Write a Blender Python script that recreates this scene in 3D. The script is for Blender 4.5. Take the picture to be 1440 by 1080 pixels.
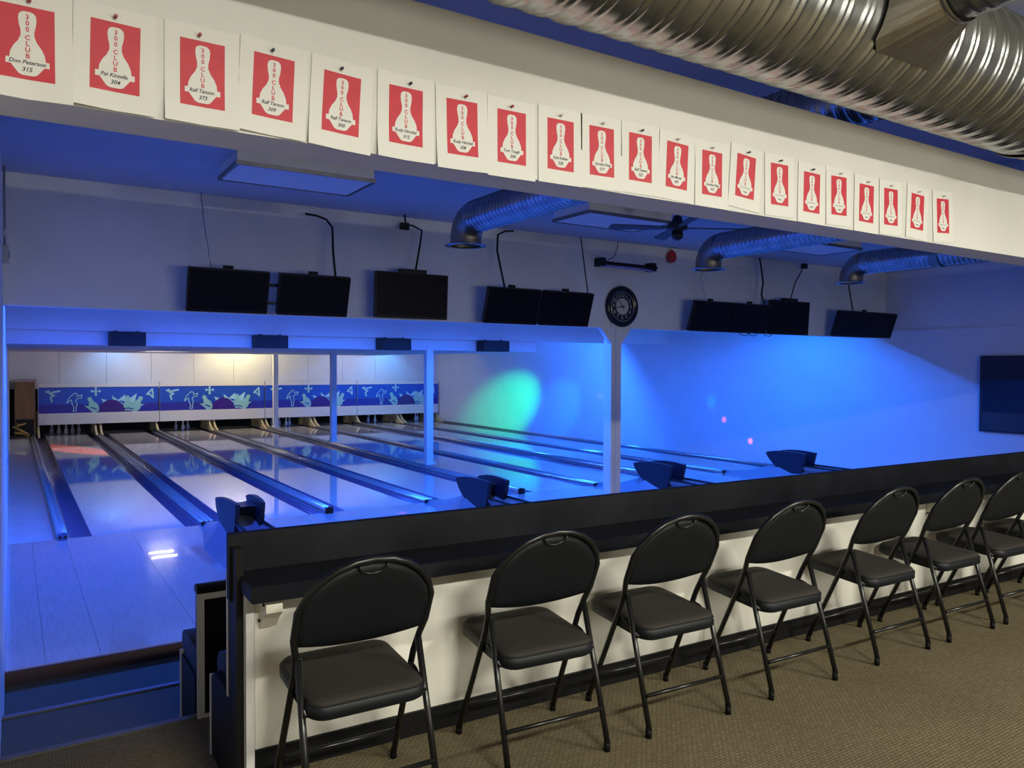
import bpy, math, random
from mathutils import Matrix, Vector
random.seed(7)
S = bpy.context.scene
for o in list(bpy.data.objects): bpy.data.objects.remove(o)
COL = S.collection
PI = math.pi; sin = math.sin; cos = math.cos

# ------------------------------------------------------------------ camera
F_PX = 1100.0; CAM = Vector((0, 0, 1.45))
ya, pt, ro = [math.radians(a) for a in (32.6175, -1.3392, 0.2407)]
fw = Vector((sin(ya)*cos(pt), cos(ya)*cos(pt), sin(pt)))
rt = Vector((cos(ya), -sin(ya), 0)); up = rt.cross(fw)
r2 = rt*cos(ro) + up*sin(ro); u2 = up*cos(ro) - rt*sin(ro)
cd = bpy.data.cameras.new('camera'); cam = bpy.data.objects.new('camera', cd); COL.objects.link(cam)
cd.sensor_fit = 'HORIZONTAL'; cd.sensor_width = 36; cd.lens = F_PX*36/1440; cd.clip_start = 0.01
M = Matrix((r2, u2, -fw)).transposed().to_4x4(); M.translation = CAM
cam.matrix_world = M; S.camera = cam

# ------------------------------------------------------------------ light and exposure
S.view_settings.view_transform = 'Standard'; S.view_settings.look = 'None'
S.view_settings.exposure = 0.0; S.view_settings.gamma = 1.0; S.view_settings.use_curve_mapping = False
W = bpy.data.worlds.new('world'); S.world = W; W.use_nodes = True
W.node_tree.nodes['Background'].inputs[0].default_value = (0.55, 0.6, 0.7, 1)
W.node_tree.nodes['Background'].inputs[1].default_value = 0.15

def area(name, loc, to, sx, sy, power, col):
    l = bpy.data.lights.new(name, 'AREA'); l.shape = 'RECTANGLE'; l.size = sx; l.size_y = sy
    l.energy = power; l.color = col
    o = bpy.data.objects.new(name, l); COL.objects.link(o); o.location = loc
    o.rotation_euler = (Vector(to)-Vector(loc)).to_track_quat('-Z', 'Y').to_euler(); return o
def spot(name, loc, to, deg, power, col, blend=.3, rad=.06):
    l = bpy.data.lights.new(name, 'SPOT'); l.spot_size = math.radians(deg); l.spot_blend = blend
    l.energy = power; l.color = col; l.shadow_soft_size = rad
    o = bpy.data.objects.new(name, l); COL.objects.link(o); o.location = loc
    o.rotation_euler = (Vector(to)-Vector(loc)).to_track_quat('-Z', 'Y').to_euler(); return o

WARM = (1.0, .97, .83); BLUE = (.02, .155, 1.0); AZURE = (.0, .22, 1.0); VIOLET = (.03, .10, 1.0)
# low frontal light: area panels before added, unseen windows behind the camera
area('window_daylight', (4.2, -4.94, 1.15), (4.2, 3, 1.15), 2.3, 1.7, 66, WARM)
area('window_daylight', (7.4, -4.94, 1.15), (7.4, 3, 1.15), 2.3, 1.7, 66, WARM)
# ceiling tubes of the concourse, behind the camera
area('tube_light', (1.0, -2.0, 3.1), (1.0, -1.6, 0), 1.2, .18, 245, WARM)
area('tube_light', (5.0, -2.0, 3.1), (5.0, -1.6, 0), 1.2, .18, 270, WARM)
# party lamps in the recess behind the lintel over the foul line
for x, c, p in ((1.2, VIOLET, 460), (3.6, BLUE, 520), (6.0, BLUE, 520), (8.6, BLUE, 490), (11.0, BLUE, 440)):
    spot('lane_lamp', (x, 10.2, 2.66), (x, 10.4, -1), 165, p*1.15, c, .25)
spot('lane_lamp', (12.5, 10.15, 2.66), (13.8, 11.0, .6), 155, 105, AZURE, .4)
for x in (10.5, 12.0): spot('lane_lamp', (x, 16.0, 2.5), (x+.6, 18.5, -1), 150, 520, BLUE, .5)
spot('lane_lamp', (10.6, 15.6, 2.4), (13.8, 21.9, .05), 21, 4600, (.0, 1.0, .28), .9, .05)
spot('lane_lamp', (10.9, 15.6, 2.4), (13.8, 19.0, .1), 24, 2200, (.0, .10, 1.0), .8, .05)
# lamps over the pin decks
spot('pin_lamp', (6.3, 25.9, 2.35), (6.6, 26.9, 1.0), 150, 150, (1.0, .82, .40), .6)
spot('pin_lamp', (2.6, 26.1, 2.2), (2.6, 26.9, 1.0), 110, 40, (.15, .45, 1.0), .7)
spot('pin_lamp', (11.6, 26.1, 2.2), (11.6, 26.9, 1.0), 110, 50, (.05, .42, 1.0), .7)
for y in (24.75, 25.55): area('pin_tube', (3.75, y, 2.62), (3.75, y+.3, .0), 1.0, .05, 24, (1, .9, .85))
for y in (24.75, 25.55): area('pin_tube', (10.4, y, 2.62), (10.4, y+.3, .0), 1.0, .05, 18, (.9, .9, 1))
# thin beams of the party lamp
for tgt, c, p, a in (((13.8, 12.51, .23), (1, .12, .2), 190, 1.2), ((13.8, 11.74, -.2), (1, .2, .12), 260, 1.2), ((13.8, 16.76, .33), (1, .2, .3), 160, 1.1),
                  ((13.8, 17.0, .62), (1, .2, .4), 40, 1.2), ((13.8, 12.9, .62), (.0, .5, 1), 60, 2.4), ((4.77, 10.4, -.69), (1, .1, .2), 60, 2.6),
                  ((1.38, 22.2, -.69), (1, .16, .02), 3000, 5.0), ((2.2, 20.6, -.69), (.9, .7, .1), 900, 2.0), ((2.35, 19.4, -.69), (.1, .9, .4), 500, 1.6), ((.5, 21.6, -.69), (.9, .6, .1), 500, 2.4), ((8.2, 13.6, -.69), (1, .3, .6), 160, 1.3), ((9.4, 14.5, -.69), (1, .3, .6), 160, 1.3)):
    spot('party_beam', (6.3, 10.3, 2.35), tgt, a*.9, p*14, c, .6, .01)

# ------------------------------------------------------------------ materials
def lin(c):
    return tuple((v/12.92 if v <= .04045 else ((v+.055)/1.055)**2.4) for v in c)
def rgb(r, g, b): return lin((r/255, g/255, b/255))
MATS = {}
def mat(name, col, rough=.5, metal=0, noise=0, scale=20, bump=0, bscale=None, coat=0, spec=.5, stretch=None, emit=None):
    if name in MATS: return MATS[name]
    m = bpy.data.materials.new(name); m.use_nodes = True; nt = m.node_tree; b = nt.nodes['Principled BSDF']
    b.inputs['Base Color'].default_value = (*col, 1); b.inputs['Roughness'].default_value = rough
    b.inputs['Metallic'].default_value = metal; b.inputs['Coat Weight'].default_value = coat
    b.inputs['Coat Roughness'].default_value = .03; b.inputs['Specular IOR Level'].default_value = spec
    if noise or bump:
        tc = nt.nodes.new('ShaderNodeTexCoord'); mp = nt.nodes.new('ShaderNodeMapping')
        nt.links.new(tc.outputs['Object'], mp.inputs[0])
        if stretch: mp.inputs['Scale'].default_value = stretch
    if noise:
        n = nt.nodes.new('ShaderNodeTexNoise'); n.inputs['Scale'].default_value = scale; n.inputs['Detail'].default_value = 5
        nt.links.new(mp.outputs[0], n.inputs['Vector'])
        r = nt.nodes.new('ShaderNodeValToRGB'); r.color_ramp.elements[0].position = .3; r.color_ramp.elements[1].position = .7
        r.color_ramp.elements[0].color = (*[c*(1-noise) for c in col], 1)
        r.color_ramp.elements[1].color = (*[min(1, c*(1+noise)) for c in col], 1)
        nt.links.new(n.outputs['Fac'], r.inputs[0]); nt.links.new(r.outputs[0], b.inputs['Base Color'])
    if bump:
        n2 = nt.nodes.new('ShaderNodeTexNoise'); n2.inputs['Scale'].default_value = bscale or scale; n2.inputs['Detail'].default_value = 3
        nt.links.new(mp.outputs[0], n2.inputs['Vector'])
        bp_ = nt.nodes.new('ShaderNodeBump'); bp_.inputs['Strength'].default_value = bump; bp_.inputs['Distance'].default_value = .01
        nt.links.new(n2.outputs['Fac'], bp_.inputs['Height']); nt.links.new(bp_.outputs[0], b.inputs['Normal'])
    if emit:
        b.inputs['Emission Color'].default_value = (*emit[0], 1); b.inputs['Emission Strength'].default_value = emit[1]
    MATS[name] = m; return m

white = mat('white_paint', (.72, .71, .68), .55, noise=.03, scale=3)
lane_white = mat('lane_wall_paint', (.66, .67, .70), .5, noise=.03, scale=2)
header_paint = mat('grey_white_paint', (.74, .76, .74), .6, noise=.04, scale=2)
ceil_paint = mat('ceiling_paint', (.52, .53, .56), .8, noise=.04, scale=2)
wood_lane = mat('lane_maple', (.50, .47, .46), .045, noise=.08, scale=6, stretch=(14, .6, 1), coat=.0, spec=.45)
wood_app = mat('approach_maple', (.40, .39, .41), .13, noise=.10, scale=6, stretch=(14, .6, 1), coat=.5)
gutter_m = mat('gutter_grey_violet', (.12, .09, .16), .25)
steel_light = mat('pale_metal', (.46, .48, .50), .25, .7)
dark_trim = mat('brown_trim', (.05, .028, .022), .5)
blackm = mat('black_laminate', (.006, .007, .011), .5, noise=.3, scale=8, spec=.2)
blackp = mat('black_plastic', (.008, .008, .011), .45, spec=.3)
screenm = mat('black_screen', (.005, .005, .008), .45, spec=.15)
base_m = mat('black_rubber', (.004, .004, .005), .55, spec=.2)
steel_black = mat('black_tube', (.007, .007, .008), .3)
vinyl = mat('black_vinyl', (.004, .0055, .0085), .5, noise=.2, scale=60, spec=.35)
seat_fab = mat('dark_seat_fabric', (.022, .018, .015), .75, noise=.5, scale=350, bump=.3, bscale=400)
galv = mat('galvanised_steel', (.40, .41, .41), .27, .95, noise=.18, scale=9, bump=.05)
galv_dull = mat('dull_galvanised', (.30, .28, .24), .42, .9, noise=.15, scale=7)
paper_m = mat('white_paper', (.78, .77, .74), .6)
red_m = mat('red_print', (.60, .035, .06), .55, noise=.05, scale=30)
ink = mat('black_ink', (.02, .02, .03), .6)
blue_seat = mat('dark_blue_vinyl', (.010, .014, .030), .45, spec=.3)
dark_panel = mat('dark_laminate', (.009, .009, .009), .5, spec=.2)
trimw = mat('cream_edging', (.84, .80, .68), .5)
step_carpet = mat('blue_grey_carpet', (.06, .07, .052), .95, noise=.35, scale=160, bump=.3)
mask_top = mat('mask_blue', (.02, .09, .55), .35); mask_low = mat('mask_violet_blue', (.03, .03, .36), .35)
mask_art = mat('mask_pale_cyan', (.38, .70, .80), .4); mask_mint = mat('mask_mint', (.30, .62, .60), .4); mask_ball = mat('mask_purple', (.05, .015, .22), .35)
brown_ply = mat('brown_plywood', (.20, .12, .05), .55, noise=.2, scale=6, stretch=(1, 1, .2))
gold_m = mat('gold_metal', (.6, .40, .12), .3, .9)
cream = mat('cream_plastic', (.62, .52, .30), .4)
pin_white = mat('pin_white', (.75, .73, .68), .3)
pit_black = mat('pit_black', (.010, .010, .014), .8)
hood_dark = mat('hood_navy', (.012, .014, .03), .35)
hood_body = mat('hood_grey', (.22, .25, .30), .35)
fan_m = mat('fan_bronze', (.05, .05, .05), .4, .4); fan_blade = mat('fan_blade', (.10, .10, .11), .6)
lens_m = mat('lamp_lens', (.86, .86, .88), .3); rubber = mat('grey_rubber', (.10, .10, .10), .6)
clockface = mat('clock_face', (.50, .48, .40), .5)
pin_red = mat('pushpin_red', (.35, .01, .02), .35); pin_dark = mat('pushpin_black', (.02, .02, .03), .35); pin_clear = mat('pushpin_white', (.6, .6, .6), .3)
tubeuv = mat('violet_tube', (.3, .3, .6), .3)
glass_m = mat('window_glass', (.8, .85, .9), .05)

def carpet_mat():
    m = bpy.data.materials.new('woven_brown_carpet'); m.use_nodes = True; nt = m.node_tree; b = nt.nodes['Principled BSDF']
    tc = nt.nodes.new('ShaderNodeTexCoord'); br = nt.nodes.new('ShaderNodeTexBrick')
    nt.links.new(tc.outputs['Object'], br.inputs['Vector'])
    br.inputs['Scale'].default_value = 1; br.inputs['Brick Width'].default_value = .026; br.inputs['Row Height'].default_value = .014
    br.inputs['Mortar Size'].default_value = .0016
    br.inputs['Color1'].default_value = (.25, .205, .125, 1); br.inputs['Color2'].default_value = (.31, .258, .16, 1); br.inputs['Mortar'].default_value = (.13, .10, .058, 1)
    n = nt.nodes.new('ShaderNodeTexNoise'); n.inputs['Scale'].default_value = 90; nt.links.new(tc.outputs['Object'], n.inputs['Vector'])
    n3 = nt.nodes.new('ShaderNodeTexNoise'); n3.inputs['Scale'].default_value = 1.6; nt.links.new(tc.outputs['Object'], n3.inputs['Vector'])
    mx = nt.nodes.new('ShaderNodeMix'); mx.data_type = 'RGBA'; mx.blend_type = 'MULTIPLY'; mx.inputs[0].default_value = .55
    nt.links.new(br.outputs['Color'], mx.inputs[6]); nt.links.new(n.outputs['Fac'], mx.inputs[7])
    mx2 = nt.nodes.new('ShaderNodeMix'); mx2.data_type = 'RGBA'; mx2.blend_type = 'MULTIPLY'; mx2.inputs[0].default_value = .35
    nt.links.new(mx.outputs[2], mx2.inputs[6]); nt.links.new(n3.outputs['Fac'], mx2.inputs[7])
    nt.links.new(mx2.outputs[2], b.inputs['Base Color']); b.inputs['Roughness'].default_value = .95; b.inputs['Specular IOR Level'].default_value = .1
    bu = nt.nodes.new('ShaderNodeBump'); bu.inputs['Strength'].default_value = .6; bu.inputs['Distance'].default_value = .004
    nt.links.new(br.outputs['Fac'], bu.inputs['Height']); bu.invert = True; nt.links.new(bu.outputs[0], b.inputs['Normal'])
    return m
carpet = carpet_mat()

# ------------------------------------------------------------------ mesh helpers
class MB:
    def __init__(s): s.v = []; s.f = []; s.sm = []
    def add(s, vs, fs, smooth=False):
        n = len(s.v); s.v += [tuple(v) for v in vs]; s.f += [tuple(i+n for i in f) for f in fs]; s.sm += [smooth]*len(fs); return s
    def box(s, x0, x1, y0, y1, z0, z1, bev=0):
        if bev:
            return s.prism([(x0+bev, z0), (x1-bev, z0), (x1, z0+bev), (x1, z1-bev), (x1-bev, z1), (x0+bev, z1), (x0, z1-bev), (x0, z0+bev)], y0, y1, 'Y')
        vs = [(x, y, z) for x in (x0, x1) for y in (y0, y1) for z in (z0, z1)]
        return s.add(vs, [(0, 1, 3, 2), (4, 6, 7, 5), (0, 4, 5, 1), (2, 3, 7, 6), (0, 2, 6, 4), (1, 5, 7, 3)])
    def prism(s, poly, a, b, axis='Y', smooth=False):
        # polygon in the two axes other than `axis` (in x,y,z order), extruded from a to b
        def P(p, t): return {'X': (t, p[0], p[1]), 'Y': (p[0], t, p[1]), 'Z': (p[0], p[1], t)}[axis]
        n = len(poly); vs = [P(p, a) for p in poly]+[P(p, b) for p in poly]
        area_ = sum(poly[i][0]*poly[(i+1) % n][1]-poly[(i+1) % n][0]*poly[i][1] for i in range(n))
        flip = (area_ > 0) != (axis != 'Y')
        if b < a: flip = not flip
        fs = [tuple(range(n))[::-1], tuple(range(n, 2*n))]
        sd = [(i, (i+1) % n, (i+1) % n+n, i+n) for i in range(n)]
        if flip: fs = [f[::-1] for f in fs]; sd = [f[::-1] for f in sd]
        s.add(vs, fs+sd); 
        if smooth:
            for i in range(len(sd)): s.sm[-1-i] = True
        return s
    def tube(s, pts, r, n=10, caps=True, closed=False):
        pts = [Vector(p) for p in pts]; k = len(pts); R = r if isinstance(r, (list, tuple)) else [r]*k
        vs = []; prev = None
        for i, p in enumerate(pts):
            if closed: t = pts[(i+1) % k]-pts[i-1]
            else: t = pts[min(i+1, k-1)]-pts[max(i-1, 0)]
            t.normalize()
            if prev is None:
                a = Vector((0, 0, 1)) if abs(t.z) < .9 else Vector((1, 0, 0)); u = t.cross(a).normalized()
            else:
                u = (prev-t*prev.dot(t)).normalized()
            prev = u; w = t.cross(u)
            for j in range(n):
                an = 2*PI*j/n; vs.append(p+(u*cos(an)+w*sin(an))*R[i])
        fs = []
        for i in range(k if closed else k-1):
            i2 = (i+1) % k
            for j in range(n): fs.append((i*n+j, i*n+(j+1) % n, i2*n+(j+1) % n, i2*n+j))
        s.add(vs, fs, True)
        if caps and not closed:
            o = len(s.v)-len(vs)
            s.f += [tuple(o+j for j in range(n))[::-1], tuple(o+(k-1)*n+j for j in range(n))]; s.sm += [False, False]
        return s
    def lathe(s, prof, n=24, axis='Z', c=(0, 0, 0), caps=True):
        vs = []
        for r, h in prof:
            for j in range(n):
                a = 2*PI*j/n; p = {'Z': (r*cos(a), r*sin(a), h), 'Y': (r*cos(a), h, r*sin(a)), 'X': (h, r*cos(a), r*sin(a))}[axis]
                vs.append((p[0]+c[0], p[1]+c[1], p[2]+c[2]))
        fs = []
        for i in range(len(prof)-1):
            for j in range(n):
                q = (i*n+j, i*n+(j+1) % n, (i+1)*n+(j+1) % n, (i+1)*n+j); fs.append(q if axis != 'Y' else q[::-1])
        s.add(vs, fs, True)
        if caps:
            o = len(s.v)-len(vs); k = len(prof)
            a = tuple(o+j for j in range(n))[::-1]; b = tuple(o+(k-1)*n+j for j in range(n))
            if axis == 'Y': a, b = a[::-1], b[::-1]
            s.f += [a, b]; s.sm += [False, False]
        return s
    def mesh(s, name):
        m = bpy.data.meshes.new(name); m.from_pydata(s.v, [], s.f); m.polygons.foreach_set('use_smooth', s.sm); m.update(); return m
    def build(s, name, material, parent=None, loc=None, kind=None):
        m = s.mesh(name); m.materials.append(material)
        o = bpy.data.objects.new(name, m); COL.objects.link(o)
        if parent: o.parent = parent
        if loc: o.location = loc
        if kind: o['kind'] = kind
        return o
def tag(o, label, cat, group=None, kind=None):
    o['label'] = label; o['category'] = cat
    if group: o['group'] = group
    if kind: o['kind'] = kind
    return o
def struct(o, label, cat):
    return tag(o, label, cat, None, 'structure')
def empty(name, loc=(0, 0, 0), rz=0, label=None, cat=None, group=None):
    o = bpy.data.objects.new(name, None); COL.objects.link(o); o.location = loc; o.rotation_euler = (0, 0, rz); o.empty_display_size = .1
    if label: tag(o, label, cat, group)
    return o
def child(me, name, m, parent, loc=(0, 0, 0), rot=(0, 0, 0)):
    o = bpy.data.objects.new(name, me); COL.objects.link(o); o.parent = parent; o.location = loc; o.rotation_euler = rot
    if not me.materials: me.materials.append(m)
    return o
def copy_tree(o, parent=None):
    c = o.copy(); COL.objects.link(c); c.parent = parent
    for ch in list(o.children): copy_tree(ch, c)
    return c
def text_mesh(txt, size, shear=0, spacing=1, line=1, ext=.0004, off=0):
    c = bpy.data.curves.new('t', 'FONT'); c.body = txt; c.size = size; c.align_x = 'CENTER'; c.align_y = 'CENTER'; c.shear = shear
    c.space_character = spacing; c.space_line = line; c.extrude = ext; c.resolution_u = 2; c.offset = off
    o = bpy.data.objects.new('t', c); COL.objects.link(o)
    m = bpy.data.meshes.new_from_object(o); bpy.data.objects.remove(o); bpy.data.curves.remove(c); return m
ORD = ['first', 'second', 'third', 'fourth', 'fifth', 'sixth', 'seventh', 'eighth', 'ninth', 'tenth', 'eleventh', 'twelfth', 'thirteenth', 'fourteenth', 'fifteenth', 'sixteenth', 'seventeenth', 'eighteenth', 'nineteenth', 'twentieth', 'twenty-first']

# ------------------------------------------------------------------ levels
ZA = -.694; ZC = 3.215; YH = 8.6; ZH = 1.99; Z2 = 1.762; XR = 13.8; XL = -.06; YF = 10.98; YM = 26.75
TB = -.027; RB = math.atan(TB)
# ------------------------------------------------------------------ setting
struct(MB().box(-4, XR, -5, 2.86, -.25, 0).build('floor', carpet), 'brown woven carpet of the raised spectator floor', 'floor')
landing = struct(MB().box(XL, XR, 2.86, 3.85, -.45, -.2).build('floor_landing', carpet), 'brown carpeted landing one step down beside the counter end', 'floor')
MB().box(XL, XR, 3.825, 3.862, -.204, -.19).build('nosing', rubber, landing)
st = struct(MB().box(XL, XR, 3.85, 4.83, -.83, -.4).build('floor_step', step_carpet), 'upper dark blue carpeted step below the brown landing', 'step')
MB().box(XL, XR, 4.805, 4.842, -.404, -.391).build('nosing', rubber, st)
struct(MB().box(XL, XR, 4.83, 6.45, -.95, -.80).build('floor_pit', step_carpet), 'dark blue carpet of the bowlers area below the steps', 'floor')
app = struct(MB().box(XL, XR, 6.45, YF, -.95, ZA-.03).build('floor_approach', dark_trim), 'glossy wooden approach floor before the lanes', 'floor')
MB().box(XL, XR, 6.425, 6.45, -.95, ZA-.004).build('edge_trim', dark_trim, app)
xs = [XL, .188, .54] + [.54+.72*k for k in range(1, 19)] + [XR]
xs = [x for x in xs if x < XR-.05] + [XR]
for a, b in zip(xs[:-1], xs[1:]):
    MB().box(a+.0012, b-.0012, 6.45, YF, ZA-.03, ZA).build('plank', wood_app, app)
struct(MB().box(-4, XR, -5, 8.6, ZC, ZC+.1).box(XL-.1, XR, 8.6, 27, ZC, ZC+.1).build('ceiling', ceil_paint), 'painted ceiling over lanes and spectator floor', 'ceiling')
struct(MB().box(XL-.14, XL, 2.62, 28.6, -1, ZC).build('wall_left', lane_white), 'pale wall running along the left of the lanes', 'wall')
struct(MB().box(XR, XR+.14, -5, 28.6, -1, ZC).build('wall_right', lane_white), 'long right hand wall lit bright blue', 'wall')
struct(MB().box(-4.1, XL-.14, 2.62, 2.76, -.2, ZC).build('wall_front', white), 'white wall beside the lane opening at left', 'wall')
struct(MB().box(-4.14, -4, -5, 2.76, -.2, ZC).build('wall_side', white), 'white side wall of the spectator floor', 'wall')
# back wall of the spectator floor; two unseen windows added to carry the low light
wb = MB()
for x0, x1, z0, z1 in ((-4, 3.0, 0, ZC), (5.4, 6.2, 0, ZC), (8.6, XR, 0, ZC), (3.0, 5.4, 0, .25), (6.2, 8.6, 0, .25), (3.0, 5.4, 2.05, ZC), (6.2, 8.6, 2.05, ZC)):
    wb.box(x0, x1, -5.15, -5, z0, z1)
struct(wb.build('wall_rear', white), 'white wall behind the spectator floor with two shop windows', 'wall')
for i, x0 in enumerate((3.0, 6.2)):
    w = MB().box(x0, x0+2.4, -5.10, -5.04, .25, .31).box(x0, x0+2.4, -5.10, -5.04, 1.99, 2.05)
    for k in range(3): w.box(x0+k*1.17, x0+k*1.17+.06, -5.10, -5.04, .31, 1.99)
    w = struct(w.build('window_%d' % (i+1), white), 'white framed shop window, %s of two' % ORD[i], 'window')
    for k in range(2): MB().box(x0+.06+k*1.17, x0+1.17+k*1.17, -5.08, -5.07, .31, 1.99).build('pane', glass_m, w)
# lintel carrying the screens, soffits beyond
struct(MB().box(XL, XR, YH, YH+.14, ZH, ZC).build('wall_header', header_paint), 'grey white wall above the lanes carrying clock and screens', 'wall')
struct(MB().box(XL, XR, 14.32, 14.48, ZH, ZC).build('beam_cross', lane_white), 'blue lit white cross beam over the lanes behind the screens', 'beam')
struct(MB().box(XL, 2.7, 14.48, 24.1, Z2, ZH+.12).box(3.7, 9.9, 14.48, 24.1, Z2, ZH+.12).box(2.7, 3.7, 14.48, 20.05, Z2, ZH+.12).box(2.7, 3.7, 21.95, 24.1, Z2, ZH+.12).box(2.7, 3.7, 20.05, 21.95, 2.0, ZH+.12).box(9.9, XR, 14.48, 24.1, 2.7, 2.8).box(9.8, 9.9, 14.48, 24.1, ZH+.12, 2.8).box(XL, XR, 24.0, 24.1, ZH+.12, 2.8).box(XL, XR, 24.1, 27, 2.8, 2.9).build('ceiling_lanes', lane_white), 'low white soffit over the middle of the lanes', 'ceiling')
wbk = struct(MB().box(XL, XR, 27.0, 27.1, .7, 3).box(XL, XR, 28.4, 28.6, -1, .9).build('wall_back', pit_black), 'far wall above the pin decks', 'wall')
n = 11
for k in range(n):
    a = XL+(XR-XL)*k/n; b = XL+(XR-XL)*(k+1)/n
    MB().box(a+.004, b-.004, 26.96, 27.0, .7, 2.8).build('panel', lane_white, wbk)
struct(MB().box(XR-.03, XR, 2.7, YH, 2.10, 2.14).build('trim_1', lane_white), 'thin ledge along the right wall under the darker upper part', 'trim')
# white beam over the counter
bm_ = struct(MB().box(-4, XR, 2.3, 2.49, 2.108, 2.615).build('beam', white), 'long white beam hung with a row of red and white sheets', 'beam')

# ------------------------------------------------------------------ lanes
LX = [.83, 2.485, 4.13, 5.78, 7.48, 9.13, 10.78, 12.43]; LW = 1.085
def gutter(x0, x1, parent):
    n = 8; c = (x0+x1)/2; r = (x1-x0)/2; top = []; bot = []
    for i in range(n+1):
        a = PI*i/n; top.append((c-r*cos(a), ZA-.004-.075*sin(a)))
    poly = top+[(x1, ZA-.12), (x0, ZA-.12)]
    return MB().prism(poly, YF-.05, 27.2, 'Y', True).build('gutter', gutter_m, parent)
divs = []
for k, x in enumerate(LX):
    t = empty('bowling_lane', (0, 0, 0), 0, 'glossy maple bowling lane, %s from the left wall' % ORD[k], 'lane', 'bowling lanes')
    MB().box(x, x+LW, YF, 28.2, ZA-.12, ZA).build('lane_bed', wood_lane, t)
    xl = (LX[k-1]+LW+x)/2 if k else .56+.0; xr = (x+LW+LX[k+1])/2 if k < 7 else XR-.04
    gl = .185 if k else .24
    gutter(x-gl, x, t); gutter(x+LW, x+LW+.185, t)
struct(MB().box(XL, .42, YF, 27.5, ZA-.12, ZA-.005).build('floor_walkway', mat('pale_walkway', (.50, .52, .52), .25, noise=.05, scale=4)), 'pale walkway between left wall and first lane', 'floor')
# division caps
where = ['beside the left walkway', 'between first and second lanes', 'between second and third lanes', 'between third and fourth lanes', 'between fourth and fifth lanes',
         'between fifth and sixth lanes', 'between sixth and seventh lanes', 'between seventh and eighth lanes', 'against the right wall']
for d in range(9):
    if d == 0: x0, x1 = .42, .59
    elif d == 8: x0, x1 = LX[7]+LW+.185, XR
    else: x0, x1 = LX[d-1]+LW+.185, LX[d]-.185
    c = (x0+x1)/2; w = (x1-x0)/2
    if d in (1, 3, 5, 7):
        t = empty('ball_return_track', (c, YF, ZA), 0, 'triple ridged pale ball return track ' + where[d], 'ball return track', 'ball return tracks')
        MB().box(-w+.004, w-.004, -.02, 16.2, -.1, .012).build('base', steel_light, t)
        for q in (-.62, 0, .62):
            MB().tube([(q*w, -.03, .02), (q*w, 16.2, .02)], w*.27, 10).build('ridge', steel_light, t)
        MB().box(-w*.95, w*.95, -.07, -.02, .0, .05).build('end_block', blackp, t)
    else:
        t = empty('lane_divider', (c, YF, ZA), 0, 'rounded pale metal lane divider ' + where[d], 'lane divider', 'lane dividers')
        MB().box(-w+.004, w-.004, 0, 16.2 if d else 15.3, -.1, .006).build('base', hood_body if d else steel_light, t)
        r = min(.06, w*.75)
        MB().tube([(0, -.06, r*.7), (0, 16.2 if d else 15.3, r*.7)], r, 14).build('rail', steel_light, t)
        MB().box(-r*.9, r*.9, -.10, -.06, -.02, r*1.5).build('end_block', blackp if d else mat('blue_plastic', (.03, .12, .35), .4), t)
        for s in (-.45, .45): MB().lathe([(r*.3, 0), (r*.3, -.012)], 10, 'Y', (s*r, -.10, r*.7)).build('bolt', blackp, t)

# pin deck: partitions, pins
for d in range(9):
    x0 = .66 if d == 0 else (XR-.06 if d == 8 else (LX[d-1]+LW+LX[d])/2)
    t = empty('pin_deck_partition', (x0, 26.2, ZA), 0, 'curved cream partition at the pin end ' + where[d], 'partition', 'pin deck partitions')
    for s in ((-.09, .05) if d in (1, 3, 4, 5, 7) else (-.03,)):
        prof = [(0, .02)]+[(.75*sin(a)-.0, .06+.62*(1-cos(a))) for a in [PI/2*i/8 for i in range(1, 9)]]+[(1.9, .68), (1.9, 0), (0, 0)]
        MB().prism(prof, s, s+.05, 'X').build('fin', cream, t)
pinprof = [(.028, 0), (.034, .012), (.05, .07), (.056, .105), (.05, .15), (.031, .2), (.024, .235), (.027, .265), (.0295, .285), (.024, .305), (.01, .317)]
pinmesh = MB().lathe(pinprof, 16).mesh('pin'); pinmesh.materials.append(pin_white)
ringmesh = MB().lathe([(.0325, .197), (.0285, .21)], 16, caps=False).mesh('neck_ring'); ringmesh.materials.append(mat('pin_red_ring', (.5, .02, .03), .4))
V5 = {'L3': (-.36, .42), 'L2': (-.18, .2), 'H': (0, 0), 'R2': (.18, .2), 'R3': (.36, .42)}
pinsets = {0: ['L3', 'L2', 'H', 'R2', 'R3'], 2: ['L2', 'H', 'R2'], 4: ['L3', 'L2', 'H', 'R2'], 6: ['L2', 'H'], 7: ['H', 'R2']}
pw = {'L3': 'left corner pin', 'L2': 'left inner pin', 'H': 'head pin', 'R2': 'right inner pin', 'R3': 'right corner pin'}
for k, names in pinsets.items():
    for nm in names:
        dx, dy = V5[nm]
        o = bpy.data.objects.new('bowling_pin', pinmesh); COL.objects.link(o); o.location = (LX[k]+LW/2+dx, 27.1+dy, ZA)
        tag(o, 'white bowling pin, %s on the %s lane from the left wall' % (pw[nm], ORD[k]), 'bowling pin', 'bowling pins')
        child(ringmesh, 'neck_ring', None, o)

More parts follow.
